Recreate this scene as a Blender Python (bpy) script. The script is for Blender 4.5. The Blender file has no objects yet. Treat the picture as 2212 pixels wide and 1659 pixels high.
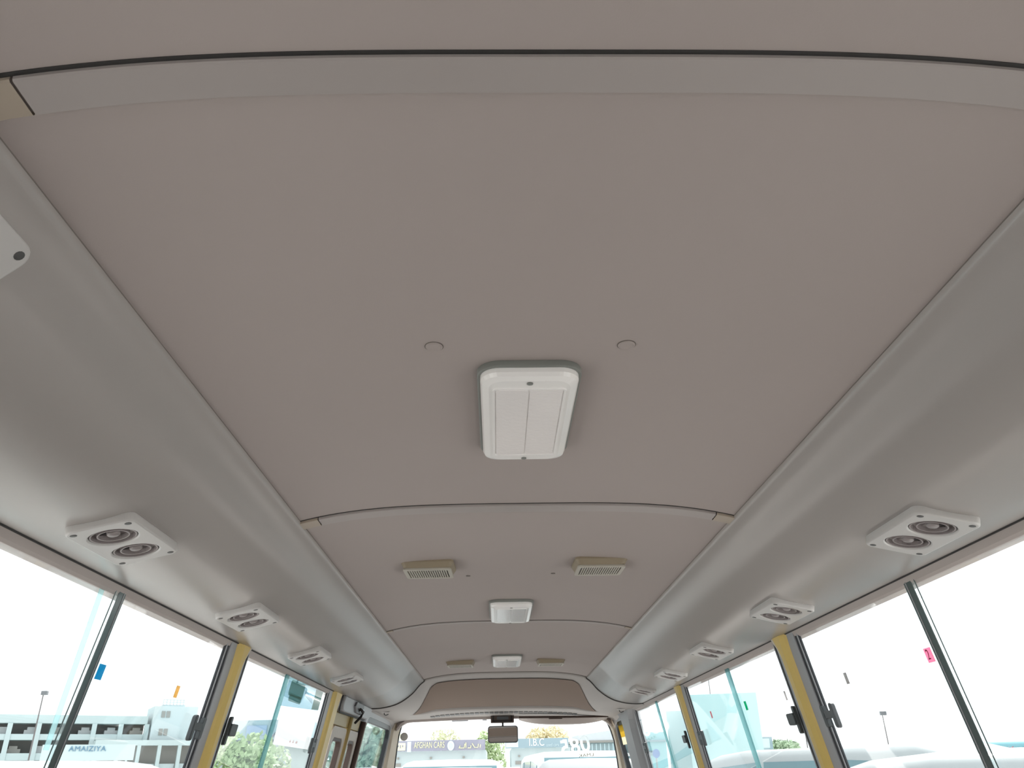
import bpy, bmesh, math, random
from mathutils import Vector, Matrix
random.seed(7)
C = bpy.context.scene.collection
S = 0.56            # metres per height unit (camera to ceiling)
CZ = 1.35           # camera height above the bus floor
GZ = -0.75          # outside ground below the bus floor

def V(x, y, z): return Vector((x*S, y*S, CZ + z*S))

# ------------------------------------------------------------ camera, world, exposure
cam = bpy.data.cameras.new('camera'); co = bpy.data.objects.new('camera', cam); C.objects.link(co)
fpx, pit, yaw, rol, cx = 1707.88, 0.45750, 0.0254, -0.0209, -0.0951
F0 = Vector((math.sin(yaw), math.cos(yaw), 0)); R0 = Vector((math.cos(yaw), -math.sin(yaw), 0)); U0 = Vector((0, 0, 1))
Fw = F0*math.cos(pit) + U0*math.sin(pit); Up = U0*math.cos(pit) - F0*math.sin(pit)
R1 = R0*math.cos(rol) + Up*math.sin(rol); U1 = Up*math.cos(rol) - R0*math.sin(rol)
M = Matrix((R1, U1, -Fw)).transposed().to_4x4(); M.translation = V(cx, 0, 0)
co.matrix_world = M
cam.sensor_fit = 'HORIZONTAL'; cam.sensor_width = 36.0; cam.lens = fpx/2212*36.0
cam.clip_start = 0.02; cam.clip_end = 2000
bpy.context.scene.camera = co
sc = bpy.context.scene
sc.view_settings.view_transform = 'Standard'; sc.view_settings.look = 'None'
sc.view_settings.exposure = 0.0; sc.view_settings.gamma = 1.0
sc.view_settings.use_curve_mapping = False
SKY = 2.1
w = bpy.data.worlds.new('hazy_sky'); sc.world = w; w.use_nodes = True
bg = w.node_tree.nodes['Background']; bg.inputs['Color'].default_value = (0.97, 0.985, 1.0, 1); bg.inputs['Strength'].default_value = SKY
sl = bpy.data.lights.new('sun', 'SUN'); sl.energy = 8.0; sl.angle = math.radians(4); sl.color = (1.0, .96, .90)
so = bpy.data.objects.new('sun', sl); C.objects.link(so); so.rotation_euler = (math.radians(-34), math.radians(22), 0)
sc.cycles.max_bounces = 14; sc.cycles.diffuse_bounces = 7; sc.cycles.transparent_max_bounces = 24
sc.cycles.use_denoising = True

# ------------------------------------------------------------ materials
def srgb(r, g, b):
    f = lambda c: (c/255/12.92) if c/255 <= .04045 else ((c/255+.055)/1.055)**2.4
    return (f(r), f(g), f(b), 1)
def mat(name, col, rough=.5, metal=0, bump=0, bscale=200, vary=0, vscale=3, coat=0, spec=.5, emit=None, trans=0, bdist=.001):
    m = bpy.data.materials.new(name); m.use_nodes = True; nt = m.node_tree; b = nt.nodes['Principled BSDF']
    if len(col) == 3: col = (*col, 1)
    b.inputs['Base Color'].default_value = col; b.inputs['Roughness'].default_value = rough; b.inputs['Metallic'].default_value = metal
    b.inputs['Coat Weight'].default_value = coat; b.inputs['Coat Roughness'].default_value = .08; b.inputs['Specular IOR Level'].default_value = spec
    if trans: b.inputs['Transmission Weight'].default_value = trans
    tc = nt.nodes.new('ShaderNodeTexCoord')
    if vary:
        n = nt.nodes.new('ShaderNodeTexNoise'); n.inputs['Scale'].default_value = vscale; n.inputs['Detail'].default_value = 4
        nt.links.new(tc.outputs['Object'], n.inputs['Vector'])
        mx = nt.nodes.new('ShaderNodeMix'); mx.data_type = 'RGBA'
        mx.inputs[6].default_value = tuple(c*(1-vary) for c in col[:3]) + (1,); mx.inputs[7].default_value = tuple(min(1, c*(1+vary)) for c in col[:3]) + (1,)
        nt.links.new(n.outputs['Fac'], mx.inputs[0]); nt.links.new(mx.outputs[2], b.inputs['Base Color'])
    if bump:
        n = nt.nodes.new('ShaderNodeTexNoise'); n.inputs['Scale'].default_value = bscale; n.inputs['Detail'].default_value = 3
        nt.links.new(tc.outputs['Object'], n.inputs['Vector'])
        bp = nt.nodes.new('ShaderNodeBump'); bp.inputs['Strength'].default_value = bump; bp.inputs['Distance'].default_value = bdist
        nt.links.new(n.outputs['Fac'], bp.inputs['Height']); nt.links.new(bp.outputs['Normal'], b.inputs['Normal'])
    return m
def glass(name, tint, refl=.9, ior=1.45):
    m = bpy.data.materials.new(name); m.use_nodes = True; nt = m.node_tree
    nt.nodes.remove(nt.nodes['Principled BSDF']); out = nt.nodes['Material Output']
    t = nt.nodes.new('ShaderNodeBsdfTransparent'); t.inputs[0].default_value = (*tint, 1)
    g = nt.nodes.new('ShaderNodeBsdfGlossy'); g.inputs['Roughness'].default_value = .02; g.inputs[0].default_value = (refl, refl, refl, 1)
    lw = nt.nodes.new('ShaderNodeLayerWeight'); lw.inputs[0].default_value = .5      # thin pane: Schlick on the facing angle
    pw = nt.nodes.new('ShaderNodeMath'); pw.operation = 'POWER'; pw.inputs[1].default_value = 5
    fr = nt.nodes.new('ShaderNodeMath'); fr.operation = 'MULTIPLY_ADD'; fr.inputs[1].default_value = .75; fr.inputs[2].default_value = .03
    nt.links.new(lw.outputs['Facing'], pw.inputs[0]); nt.links.new(pw.outputs[0], fr.inputs[0])
    mx = nt.nodes.new('ShaderNodeMixShader')
    nt.links.new(fr.outputs[0], mx.inputs[0]); nt.links.new(t.outputs[0], mx.inputs[1]); nt.links.new(g.outputs[0], mx.inputs[2]); nt.links.new(mx.outputs[0], out.inputs[0])
    return m
def film(name, tint, col, fac):
    # see-through film: part transparent, part diffuse and translucent
    m = bpy.data.materials.new(name); m.use_nodes = True; nt = m.node_tree
    nt.nodes.remove(nt.nodes['Principled BSDF']); out = nt.nodes['Material Output']
    t = nt.nodes.new('ShaderNodeBsdfTransparent'); t.inputs[0].default_value = (*tint, 1)
    d = nt.nodes.new('ShaderNodeBsdfDiffuse'); d.inputs[0].default_value = (*col[:3], 1)
    tl = nt.nodes.new('ShaderNodeBsdfTranslucent'); tl.inputs[0].default_value = (*col[:3], 1)
    a = nt.nodes.new('ShaderNodeMixShader'); a.inputs[0].default_value = .85
    b = nt.nodes.new('ShaderNodeMixShader'); b.inputs[0].default_value = fac
    nt.links.new(d.outputs[0], a.inputs[1]); nt.links.new(tl.outputs[0], a.inputs[2])
    nt.links.new(t.outputs[0], b.inputs[1]); nt.links.new(a.outputs[0], b.inputs[2]); nt.links.new(b.outputs[0], out.inputs[0])
    return m
m_ceil = mat('headliner_vinyl', (0.4088, 0.354, 0.3358), .62, bump=.10, bscale=500, vary=.035, vscale=2.2)
m_duct = mat('duct_plastic', (0.4015, 0.3708, 0.3555), .27, spec=.8, bump=.04, bscale=600, vary=.03, vscale=2.5)
m_front = mat('front_liner', (0.4015, 0.3723, 0.3577), .5, bump=.15, bscale=500)
m_brown = mat('recess_brown', (0.2628, 0.1935, 0.157), .8, bump=.3, bscale=400)
m_rail = mat('rail_plastic', (0.3942, 0.354, 0.3395), .4)
m_railcap = mat('railcap_beige', (0.4088, 0.3431, 0.2774), .4)
m_band = mat('window_band', (0.4964, 0.438, 0.4161), .5)
m_gasket = mat('gasket_dark', (.035, .033, .033), .6)
m_seam = mat('seam_shadowline', (0.1752, 0.1533, 0.1387), .7)
m_seamlt = mat('seam_light', (0.1898, 0.1643, 0.1496), .7)
m_vent = mat('vent_plastic', (0.5808, 0.5632, 0.5544), .35)
m_ventring = mat('vent_ring', (0.3066, 0.2701, 0.2701), .35)
m_vdish = mat('vent_dish', (.13, .105, .105), .4)
m_dark = mat('vent_inside', (0.025, 0.02, 0.022), .6)
m_screw = mat('screw_grey', (.10, .10, .10), .4, metal=.4)
m_rim = mat('light_rim', (0.219, 0.2263, 0.2117), .45)
m_lens = mat('light_lens', (.97, .95, .94), .3, coat=.5, spec=.6)
m_lensin0 = mat('light_lens_inner', (.93, .88, .87), .28, metal=.45, coat=.8, spec=.8)
m_lensin = mat('light_prisms', (.97, .93, .925), .15, bump=.6, bscale=120, coat=.6, spec=.9)
m_tan = mat('speaker_tan', (0.292, 0.2372, 0.1643), .5)
m_cream = mat('speaker_cream', (0.4526, 0.4234, 0.365), .4)
m_yellow = mat('pillar_yellow', (0.731, 0.527, 0.1445), .35, vary=.12, vscale=6)
m_creamtrim = mat('cream_trim', (0.663, 0.5865, 0.4675), .45)
m_greyframe = mat('frame_grey', (0.365, 0.3723, 0.3942), .35)
m_seal = mat('rubber_black', (.018, .022, .028), .35)
m_chrome = mat('bar_metal', (.62, .66, .66), .18, metal=1)
m_barlight = film('bar_light', (.98, 1, 1), (.85, .9, .9), .10)
m_bardark = mat('bar_teal', (0.073, 0.1058, 0.1058), .22, metal=.0, coat=.4)  # dark interior mirrored in the metal bar is put into this teal
m_latch = mat('latch_dark', (.05, .06, .065), .4)
m_latchg = mat('latch_grey', (0.0876, 0.0949, 0.1022), .4)
m_floor = mat('floor_vinyl', (.13, .11, .10), .6, vary=.1)
m_wall = mat('wall_panel', (.26, .24, .225), .6)
m_pane = glass('window_glass', (.935, .958, .962))
m_pane2 = glass('windshield_glass', (.93, .95, .95))
m_edge = film('glass_edge', (.55, .72, .72), (.35, .50, .52), .35)
m_mirror = mat('mirror_glass', (.85, .86, .86), .02, metal=1)
m_black = mat('black_plastic', (.02, .015, .013), .5)
m_dbrown = mat('brown_plastic', (.08, .05, .04), .5)
m_white = mat('paper_white', (.85, .85, .85), .8)

# ------------------------------------------------------------ builders
def link(o, parent=None):
    C.objects.link(o)
    if parent: o.parent = parent
    return o
def tag(o, label=None, cat=None, group=None, kind=None):
    if label: o['label'] = label
    if cat: o['category'] = cat
    if group: o['group'] = group
    if kind: o['kind'] = kind
    return o
def empty(name, loc=(0, 0, 0), mw=None):
    o = bpy.data.objects.new(name, None); o.empty_display_size = .05; C.objects.link(o)
    if mw is not None: o.matrix_world = mw
    else: o.location = loc
    return o
class MB:
    def __init__(s): s.v = []; s.f = []
    def add(s, vs, fs):
        n = len(s.v); s.v += [Vector(p) for p in vs]; s.f += [tuple(i+n for i in f) for f in fs]; return s
    def box(s, a, b):
        x0, y0, z0 = a; x1, y1, z1 = b
        return s.add([(x0,y0,z0),(x1,y0,z0),(x1,y1,z0),(x0,y1,z0),(x0,y0,z1),(x1,y0,z1),(x1,y1,z1),(x0,y1,z1)],
                     [(0,3,2,1),(4,5,6,7),(0,1,5,4),(1,2,6,5),(2,3,7,6),(3,0,4,7)])
    def loft(s, rings, closed=True, cap=True):
        n = len(rings[0]); base = len(s.v)
        for r in rings: s.v += [Vector(p) for p in r]
        for i in range(len(rings)-1):
            for j in range(n if closed else n-1):
                k = (j+1) % n; s.f.append((base+i*n+j, base+i*n+k, base+(i+1)*n+k, base+(i+1)*n+j))
        if cap and closed:
            s.f.append(tuple(base+j for j in reversed(range(n)))); s.f.append(tuple(base+(len(rings)-1)*n+j for j in range(n)))
        return s
    def tube(s, pts, r, n=8, cap=True):
        rings = []; pts = [Vector(p) for p in pts]
        for i, p in enumerate(pts):
            t = (pts[min(i+1, len(pts)-1)] - pts[max(i-1, 0)]).normalized()
            a = t.cross(Vector((0, 0, 1)))
            if a.length < .1: a = t.cross(Vector((1, 0, 0)))
            a.normalize(); b = t.cross(a)
            rr = r[i] if isinstance(r, (list, tuple)) else r
            rings.append([p + a*rr*math.cos(2*math.pi*k/n) + b*rr*math.sin(2*math.pi*k/n) for k in range(n)])
        return s.loft(rings, True, cap)
    def lathe(s, prof, n=24, c=(0, 0, 0)):    # prof [(r,z)]; axis z
        c = Vector(c)
        return s.loft([[c + Vector((r*math.cos(2*math.pi*k/n), r*math.sin(2*math.pi*k/n), z)) for k in range(n)] for r, z in prof], True, True)
    def build(s, name, m, parent=None, smooth=False, bevel=0, solid=0, seg=2):
        me = bpy.data.meshes.new(name); me.from_pydata([tuple(p) for p in s.v], [], s.f); me.validate()
        bm = bmesh.new(); bm.from_mesh(me); bmesh.ops.recalc_face_normals(bm, faces=bm.faces); bm.to_mesh(me); bm.free()
        me.materials.append(m)
        o = bpy.data.objects.new(name, me); link(o, parent)
        if smooth: me.polygons.foreach_set('use_smooth', [True]*len(me.polygons))
        if solid: d = o.modifiers.new('s', 'SOLIDIFY'); d.thickness = solid; d.offset = 0
        if bevel: d = o.modifiers.new('b', 'BEVEL'); d.width = bevel; d.segments = seg; d.limit_method = 'ANGLE'; d.angle_limit = math.radians(35)
        return o
def rrect(w, h, r, n=6, c=(0, 0)):
    p = []
    for sx, sy, a0 in ((1, 1, 0), (-1, 1, 90), (-1, -1, 180), (1, -1, 270)):
        for k in range(n+1):
            a = math.radians(a0 + 90*k/n); p.append((c[0]+sx*(w/2-r)+r*math.cos(a), c[1]+sy*(h/2-r)+r*math.sin(a)))
    return p
def circ(r, n=24, c=(0, 0)): return [(c[0]+r*math.cos(2*math.pi*k/n), c[1]+r*math.sin(2*math.pi*k/n)) for k in range(n)]
def plate(name, loops, z0, z1, m, parent=None, bevel=0, mw=None):
    """flat plate with holes from 2D loops, lying between z0 and z1"""
    cu = bpy.data.curves.new(name, 'CURVE'); cu.dimensions = '2D'; cu.fill_mode = 'BOTH'
    cu.extrude = max(1e-5, abs(z1-z0)/2 - bevel); cu.bevel_depth = bevel; cu.bevel_resolution = 2
    for lp in loops:
        sp = cu.splines.new('POLY'); sp.points.add(len(lp)-1)
        for i, (x, y) in enumerate(lp): sp.points[i].co = (x, y, 0, 1)
        sp.use_cyclic_u = True
    t = bpy.data.objects.new('tmp', cu); C.objects.link(t)
    dg = bpy.context.evaluated_depsgraph_get(); me = bpy.data.meshes.new_from_object(t.evaluated_get(dg))
    bpy.data.objects.remove(t); me.transform(Matrix.Translation((0, 0, (z0+z1)/2)))
    me.name = name; me.materials.clear(); me.materials.append(m)
    o = bpy.data.objects.new(name, me); link(o, parent)
    if mw is not None: o.matrix_world = mw
    return o
def text(name, body, size, m, mw, parent=None, ext=.004, ax='CENTER', sx=1.0, bold=0):
    cu = bpy.data.curves.new(name, 'FONT'); cu.body = body; cu.size = size; cu.extrude = ext; cu.align_x = ax; cu.align_y = 'CENTER'
    cu.space_character = 1.05; cu.offset = bold
    t = bpy.data.objects.new('tmp', cu); C.objects.link(t)
    dg = bpy.context.evaluated_depsgraph_get(); me = bpy.data.meshes.new_from_object(t.evaluated_get(dg)); bpy.data.objects.remove(t)
    me.transform(Matrix.Diagonal((sx, 1, 1, 1))); me.materials.clear(); me.materials.append(m)
    me.transform(mw)
    o = bpy.data.objects.new(name, me); link(o, parent)
    return o
def copy_tree(o, parent=None):
    c = o.copy(); C.objects.link(c)
    if parent is not None: c.parent = parent
    for ch in list(o.children): copy_tree(ch, c)
    return c
def WP(s, Y, Z, off=0): return V(s*(1.5 + off + .21*(.635-Z)), Y, Z)     # point on the leaning side wall
def wpr(mb, s, poly, o0, o1):
    """prism on a side wall; poly [(Y,Z)] between wall offsets (outward +)"""
    return mb.loft([[WP(s, y, z, o0) for y, z in poly], [WP(s, y, z, o1) for y, z in poly]])
def wbox(s, y0, y1, z0, z1, o0, o1, mb=None): return wpr(mb or MB(), s, [(y0, z0), (y1, z0), (y1, z1), (y0, z1)], o0, o1)

# ------------------------------------------------------------ sections
WS, ZS = .897, .934
def zc(x): return 1 - (1-ZS)*abs(x/WS)**3.6
DP = [(.891, .922), (.905, .914), (.93, .895), (.96, .862), (1.0, .812), (1.045, .775), (1.10, .735), (1.17, .698), (1.25, .675), (1.34, .660), (1.42, .655), (1.486, .659)]
def duct_z(x):
    x = abs(x)
    for (a, za), (b, zb) in zip(DP, DP[1:]):
        if x <= b: return za + (zb-za)*(x-a)/(b-a)
    return DP[-1][1]
Y0, Y1, Y2, Y3, YB = .872, 3.16, 5.94, 9.18, -2.9

# ------------------------------------------------------------ the setting: ceiling, ducts, roof, walls, floor
xs = [-.93 + 1.86*i/60 for i in range(61)]
mb = MB()
ys = [YB, -1.5, 0, Y0, 2, Y1, 4.5, Y2, 7.5, Y3+.02]
mb.loft([[V(x, y, zc(x)) for x in xs] for y in ys], closed=False)
ceiling = mb.build('ceiling', m_ceil, smooth=True); tag(ceiling, kind='structure')
def ceil_strip(name, ya, yb, x0, x1, drop, m, parent, n=40, bev=.0015):
    r = []
    for y, d in ((ya, .0), (ya, drop), (yb, drop), (yb, .0)):
        r.append([V(x, y, zc(x) - d + .002) for x in [x0 + (x1-x0)*i/n for i in range(n+1)]])
    return MB().loft(r + [r[0]], closed=False).build(name, m, parent, bevel=bev, seg=1)
for (ya, yb, xc, gw, drop) in ((Y0, Y0+.072, .812, .0075, .012), (Y1-.012, Y1+.07, .815, .006, .014), (Y2-.01, Y2+.03, .84, .010, .010)):
    ceil_strip('seam_groove', ya-gw, ya, -WS, WS, .0035, m_gasket, ceiling, bev=0)
    rl = ceil_strip('ceiling_rail', ya, yb, -xc, xc, drop, m_rail, ceiling)
    for sgn in (-1, 1):
        a, b = sorted((sgn*(xc+.004), sgn*(WS+.01)))
        ceil_strip('rail_end_cap', ya, yb, a, b, drop, m_railcap, ceiling, n=6)
    ceil_strip('seam_line', yb, yb+.004, -WS, WS, .0025, m_seam, ceiling, bev=0)
ceil_strip('front_seam_groove', Y3-.02, Y3+.012, -WS, WS, .006, m_seam, ceiling, bev=0)

def duct(s, nm, label):
    yy = [YB, 0, 2, 4, 6, 8, Y3]
    prof = [(.891, .942)] + DP + [(1.489, .664), (1.489, .70)]
    # resample smoothly
    pts = []
    for i in range(len(prof)-1):
        for k in range(3): t = k/3; pts.append((prof[i][0]*(1-t)+prof[i+1][0]*t, prof[i][1]*(1-t)+prof[i+1][1]*t))
    pts.append(prof[-1])
    for _ in range(3):
        pts = [pts[0]] + [((pts[i-1][0]+2*pts[i][0]+pts[i+1][0])/4, (pts[i-1][1]+2*pts[i][1]+pts[i+1][1])/4) for i in range(1, len(pts)-1)] + [pts[-1]]
    o = MB().loft([[V(s*x, y, z) for x, z in pts] for y in yy], closed=False).build(nm, m_duct, smooth=True, solid=.003)
    tag(o, kind='structure')
    g = MB().tube([V(s*x, Y3+.012, z-.001) for x, z in pts[2:-3]], .011*S, 8).build('duct_end_gasket', m_gasket, o, smooth=True)
    # thin seam between ceiling and duct
    MB().tube([V(s*.889, y, .936) for y in yy], .0019*S, 6).build('duct_seam', m_seamlt, o)
    MB().tube([V(s*1.489, y, .658) for y in yy], .0045*S, 6).build('duct_groove', m_gasket, o)
    return o
duct_l = duct(-1, 'trim_1', ''); duct_r = duct(1, 'trim_2', '')

# unseen outer roof shell, added to block light leaks; floor, walls
rf = MB()
rf.box(V(-1.6, YB-.1, 1.04), V(1.6, 12.3, 1.10))
for s in (-1, 1): rf.box(V(min(s*1.55, s*1.62), YB-.1, .72), V(max(s*1.55, s*1.62), 11.7, 1.04))
rf.box(V(-1.6, 12.25, .74), V(1.6, 12.33, 1.06))
tag(rf.build('trim_3', m_wall), kind='structure')
FZ = -CZ/S
tag(MB().box(V(-1.75, YB-.05, FZ-.05), V(1.75, 12.6, FZ)).build('floor', m_floor), kind='structure')
for s, nm in ((-1, 'wall_left'), (1, 'wall_right')):
    mb = wbox(s, YB, 12.2, FZ+.01, -1.0, .0, .08)
    o = mb.build(nm, m_wall); tag(o, kind='structure')
for s, nm in ((-1, 'wall_rear_left'), (1, 'wall_rear_right')):
    tag(wbox(s, YB, -1.2, -1.0, .72, .0, .06).build(nm, m_wall), kind='structure')
bk = MB()
bk.box(V(-1.72, YB-.1, FZ), V(1.72, YB, -.5)); bk.box(V(-1.72, YB-.1, .55), V(1.72, YB, 1.04))
for s in (-1, 1): bk.box(V(min(s*.95, s*1.72), YB-.1, -.9), V(max(s*.95, s*1.72), YB, .55))
tag(bk.build('wall_back', m_wall), kind='structure')
o = tag(MB().box(V(-.96, YB-.06, -.55), V(.96, YB-.05, .55)).build('window_7', m_pane), kind='structure')
tag(MB().box(V(-1.7, 12.45, FZ), V(1.7, 12.55, -.75)).build('wall_front', m_wall), kind='structure')

# header band above the windows
def band(s, y0, y1, parent):
    r = [[V(s*1.488, y, .660), V(s*1.494, y, .650), V(s*1.503, y, .632), V(s*1.515, y, .624), V(s*1.56, y, .622), V(s*1.56, y, .68), V(s*1.49, y, .68)] for y in (y0, y1)]
    return MB().loft(r).build('window_header', m_band, parent, bevel=.002)
PW = .2
# ------------------------------------------------------------ windows
def latch(s, y, parent, dark=True, near=False):
    m = m_latch if dark else m_latchg
    if near:
        MB().loft([[WP(s, yy, zz, of) for yy, zz in rrect(.03, .14, .012, 4, (y+.015, .235))] for of in (-.022, -.04)]).build('latch', m, parent, bevel=.001)
        MB().loft([[WP(s, yy, zz, of) for yy, zz in rrect(.11, .06, .012, 4, (y+.065, .24))] for of in (-.022, -.05)]).build('latch_knob', m, parent, bevel=.002)
        return
    o = wpr(MB(), s, rrect(.04, .10, .012, 4, (y+.125, .23)), .0, -.018).build('latch', m_latch, parent, bevel=.001)
    k = MB(); wpr(k, s, rrect(.12, .035, .012, 4, (y+.065, .235)), -.003, -.018); k.build('latch_stem', m, o, bevel=.001)
    MB().loft([[WP(s, yy, zz, of) for yy, zz in rrect(.036, .115, .016, 5, (y, .228))] for of in (.002, -.022)]).build('latch_knob', m, o, bevel=.003)
def bay(s, n, y0, y1, ymull, chrome, latches=(True, True), latch_dark=True, ztop=.64, edgeghost=False):
    y0, y1 = y0-.05, y1+.05
    w = empty('window_%d' % n, WP(s, (y0+y1)/2, -1, .03)); tag(w, kind='structure')
    zb = -1.0
    def ch(o): o.parent = w; o.matrix_parent_inverse = Matrix.Translation(-w.location); return o
    parts = []
    # frame ring grey (inner) and black rubber seal, with rounded corners
    def ring(name, ya, yb, za, zb_, rad, wd, o0, o1, m, bev=.002):
        out = rrect(yb-ya, zb_-za, rad, 8, ((ya+yb)/2, (za+zb_)/2)); inn = rrect(yb-ya-2*wd, zb_-za-2*wd, max(.01, rad-wd), 8, ((ya+yb)/2, (za+zb_)/2))
        r = [[WP(s, y, z, o0) for y, z in out], [WP(s, y, z, o1) for y, z in out], [WP(s, y, z, o1) for y, z in inn], [WP(s, y, z, o0) for y, z in inn]]
        o = MB().loft(r + [r[0]], closed=True, cap=False).build(name, m, bevel=bev); return ch(o)
    ring('window_frame', y0, y1, zb, ztop+.17, .12, .122, -.004, .016, m_greyframe)
    ring('window_seal', y0+.12, y1-.12, zb+.12, ztop+.09, .06, .052, .004, .018, m_seal)
    ring('seal_lip', y0+.158, y1-.158, zb+.15, ztop+.03, .03, .010, .0, .006, m_greyframe, 0)
    if chrome:
        def bar(name, ya, yb, o0, o1, m): return ch(wbox(s, ya, yb, zb, ztop, o0, o1).build(name, m, bevel=.0015))
        bar('mullion', ymull-.018, ymull+.040, .001, .004, m_bardark)
        bar('mullion_bead', ymull+.020, ymull+.025, -.002, .004, m_greyframe)
        bar('clear_strip', ymull-.040, ymull-.020, .002, .004, m_barlight)  # mostly clear film: sky shows through in place of a bright glint
        bar('mullion_edge', ymull-.046, ymull-.040, .001, .004, m_bardark)
    else:
        ch(wbox(s, ymull-.045, ymull+.045, zb, ztop, .008, .012).build('mullion', m_edge))
        ch(wbox(s, ymull-.052, ymull-.045, zb, ztop, .006, .014).build('mullion_edge', m_edge))
    g = wbox(s, y0+.11, ymull+.03, zb+.06, ztop+.02, .018, .022).build('pane', m_pane); ch(g)
    g = wbox(s, ymull-.03, y1-.11, zb+.06, ztop+.02, .010, .014).build('pane', m_pane); ch(g)
    lw = []
    before = set(bpy.data.objects)
    if latches[1]: latch(s, y1-.295, None, latch_dark)
    if latches[0]: latch(s, y0+.10, None, True, near=True)
    for o in set(bpy.data.objects) - before:
        if o.parent is None: ch(o)
    return w
ghost = film('pane_edge_pale', (.9, 1, 1), (.55, .74, .76), .45)
PIL = [(1.62, 1.83), (4.43, 4.65), (7.22, 7.47)]
wins = [bay(-1, 1, 1.80, 4.45, 3.035, True, (False, True)), bay(-1, 2, 4.62, 7.18, 5.71, False),
        bay(1, 3, 1.80, 4.45, 3.060, True, (False, True), False), bay(1, 4, 4.62, 7.24, 5.82, False),
        bay(1, 5, 7.43, 9.98, 8.58, False, (True, True)), bay(-1, 8, -1.2, 1.65, .2, True, (False, False)), bay(1, 9, -1.2, 1.65, .2, True, (False, False))]
for a_, b_ in (([(2.895, .64), (2.93, .64), (3.0, .10), (2.965, .10)], 'pane_edge'),):
    o = wpr(MB(), -1, a_, .015, .017).build(b_, ghost); o.parent = wins[0]; o.matrix_parent_inverse = Matrix.Translation(-wins[0].location)
for s in (-1, 1):
    p = duct_l if s < 0 else duct_r
    for a, b in ((YB, 4.42), (4.66, 7.2 if s < 0 else 7.21), (7.48, 11.6)):
        if s < 0 and a > 7: continue
        band(s, a, b, p)
    # pillars: yellow body with a cream forward edge and a flared top
    lst = [(1.62, 1.83), (4.51, 4.60)] + ([(7.28, 7.50)] if s < 0 else [(7.31, 7.40)])
    for i, (a, b) in enumerate(lst):
        nm = 'trim_%d' % (4 + i + (0 if s < 0 else 3))
        prof = [(a-.03, .0), (a-.015, -.018), (a+.03, -.030), (b-.01, -.030), (b, -.022), (b, .014), (a-.03, .014)]
        rings = []
        for z, fl in ((-1.0, 0), (.45, 0), (.55, .0), (.60, .015), (.635, .035), (.672, .05)):
            rings.append([WP(s, y + (fl if y > (a+b)/2 else -fl*.3), z, o) for y, o in prof])
        pl = MB().loft(rings).build(nm, m_yellow, bevel=.002); tag(pl, kind='structure')
        rings = []
        for z, fl in ((-1.0, 0), (.45, 0), (.55, .0), (.60, .02), (.635, .05), (.672, .08)):
            rings.append([WP(s, b+.001+fl*.7, z, -.026), WP(s, b+.022+fl, z, -.020), WP(s, b+.032+fl, z, .0), WP(s, b+.032+fl, z, .014), WP(s, b+.001+fl*.7, z, .014)])
        MB().loft(rings).build('pillar_edge_trim', m_creamtrim if not (s > 0 and i == 2) else m_creamtrim, pl, bevel=.001)

# ------------------------------------------------------------ front: header liner, pillars, windshield, door
def yf(x): return 12.2 - .40*(x/1.41)**2
def P0(x): return zc(x) if abs(x) < .889 else duct_z(x)
def P1(x): return .712 - .050*abs(x/1.41)**2
def fr(x, t):
    y = Y3 + .015 + t*(yf(x) - Y3 - .015); wgt = 1 - (1-t)**1.75
    e = max(0, (abs(x)-1.3)/.2)
    return V(x, y, P0(x)*(1-wgt) + P1(x)*wgt - .012*e*t)
fx = [-1.5 + 3.0*i/80 for i in range(81)]
ft = [0, .02, .05, .08] + [.08 + .92*i/24 for i in range(1, 25)]
fl = MB().loft([[fr(x, t) for x in fx] for t in ft], closed=False).build('trim_10', m_front, smooth=True, solid=.004); tag(fl, kind='structure')
# brown recess panel: raised lip around a slightly inset fabric field
def recess_x(t): return .80 + .36*min(1, (t-.07)/.5)
n = 40; rows = []
for k in range(13):
    t = .075 + (.555-.075)*k/12
    hw = recess_x(t); r = []
    if k == 0: hw *= .95
    for i in range(n+1):
        x = -hw + 2*hw*i/n; r.append(fr(x, t) + Vector((0, 0, -.0065)))
    rows.append(r)
rb = MB().loft(rows, closed=False).build('recess_panel', m_brown, fl, smooth=True)
# ledge below the recess (light lip)
rows = []
for t, dz in ((.552, -.003), (.56, -.016), (.585, -.022), (.63, -.020), (.65, -.004)):
    rows.append([fr(-1.22 + 2.44*i/n, t) + Vector((0, 0, dz*(1 - abs(-1+2*i/n)**6)))for i in range(n+1)])
MB().loft(rows, closed=False).build('liner_ledge', m_front, fl, smooth=True)
# demister slots in an arc
for k in range(30):
    x0 = -.98 + 1.96*k/30; x1 = x0 + .052
    t0 = .72 + .05*(abs(x0+.02)/1.0)**2; 
    q = [fr(x0, t0), fr(x1, t0), fr(x1, t0+.055), fr(x0, t0+.055)]
    MB().loft([[p + Vector((0, 0, -.0025)) for p in q], [p + Vector((0, 0, -.006)) for p in q]]).build('vent_slot', m_latchg if k % 2 else m_screw, fl)
rows = [[fr(-1.12 + 2.24*i/n, t + .05*((-1.12+2.24*i/n))**2) + Vector((0, 0, dz)) for i in range(n+1)] for t, dz in ((.70, -.002), (.705, -.006), (.80, -.0055), (.805, -.002))]
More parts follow.
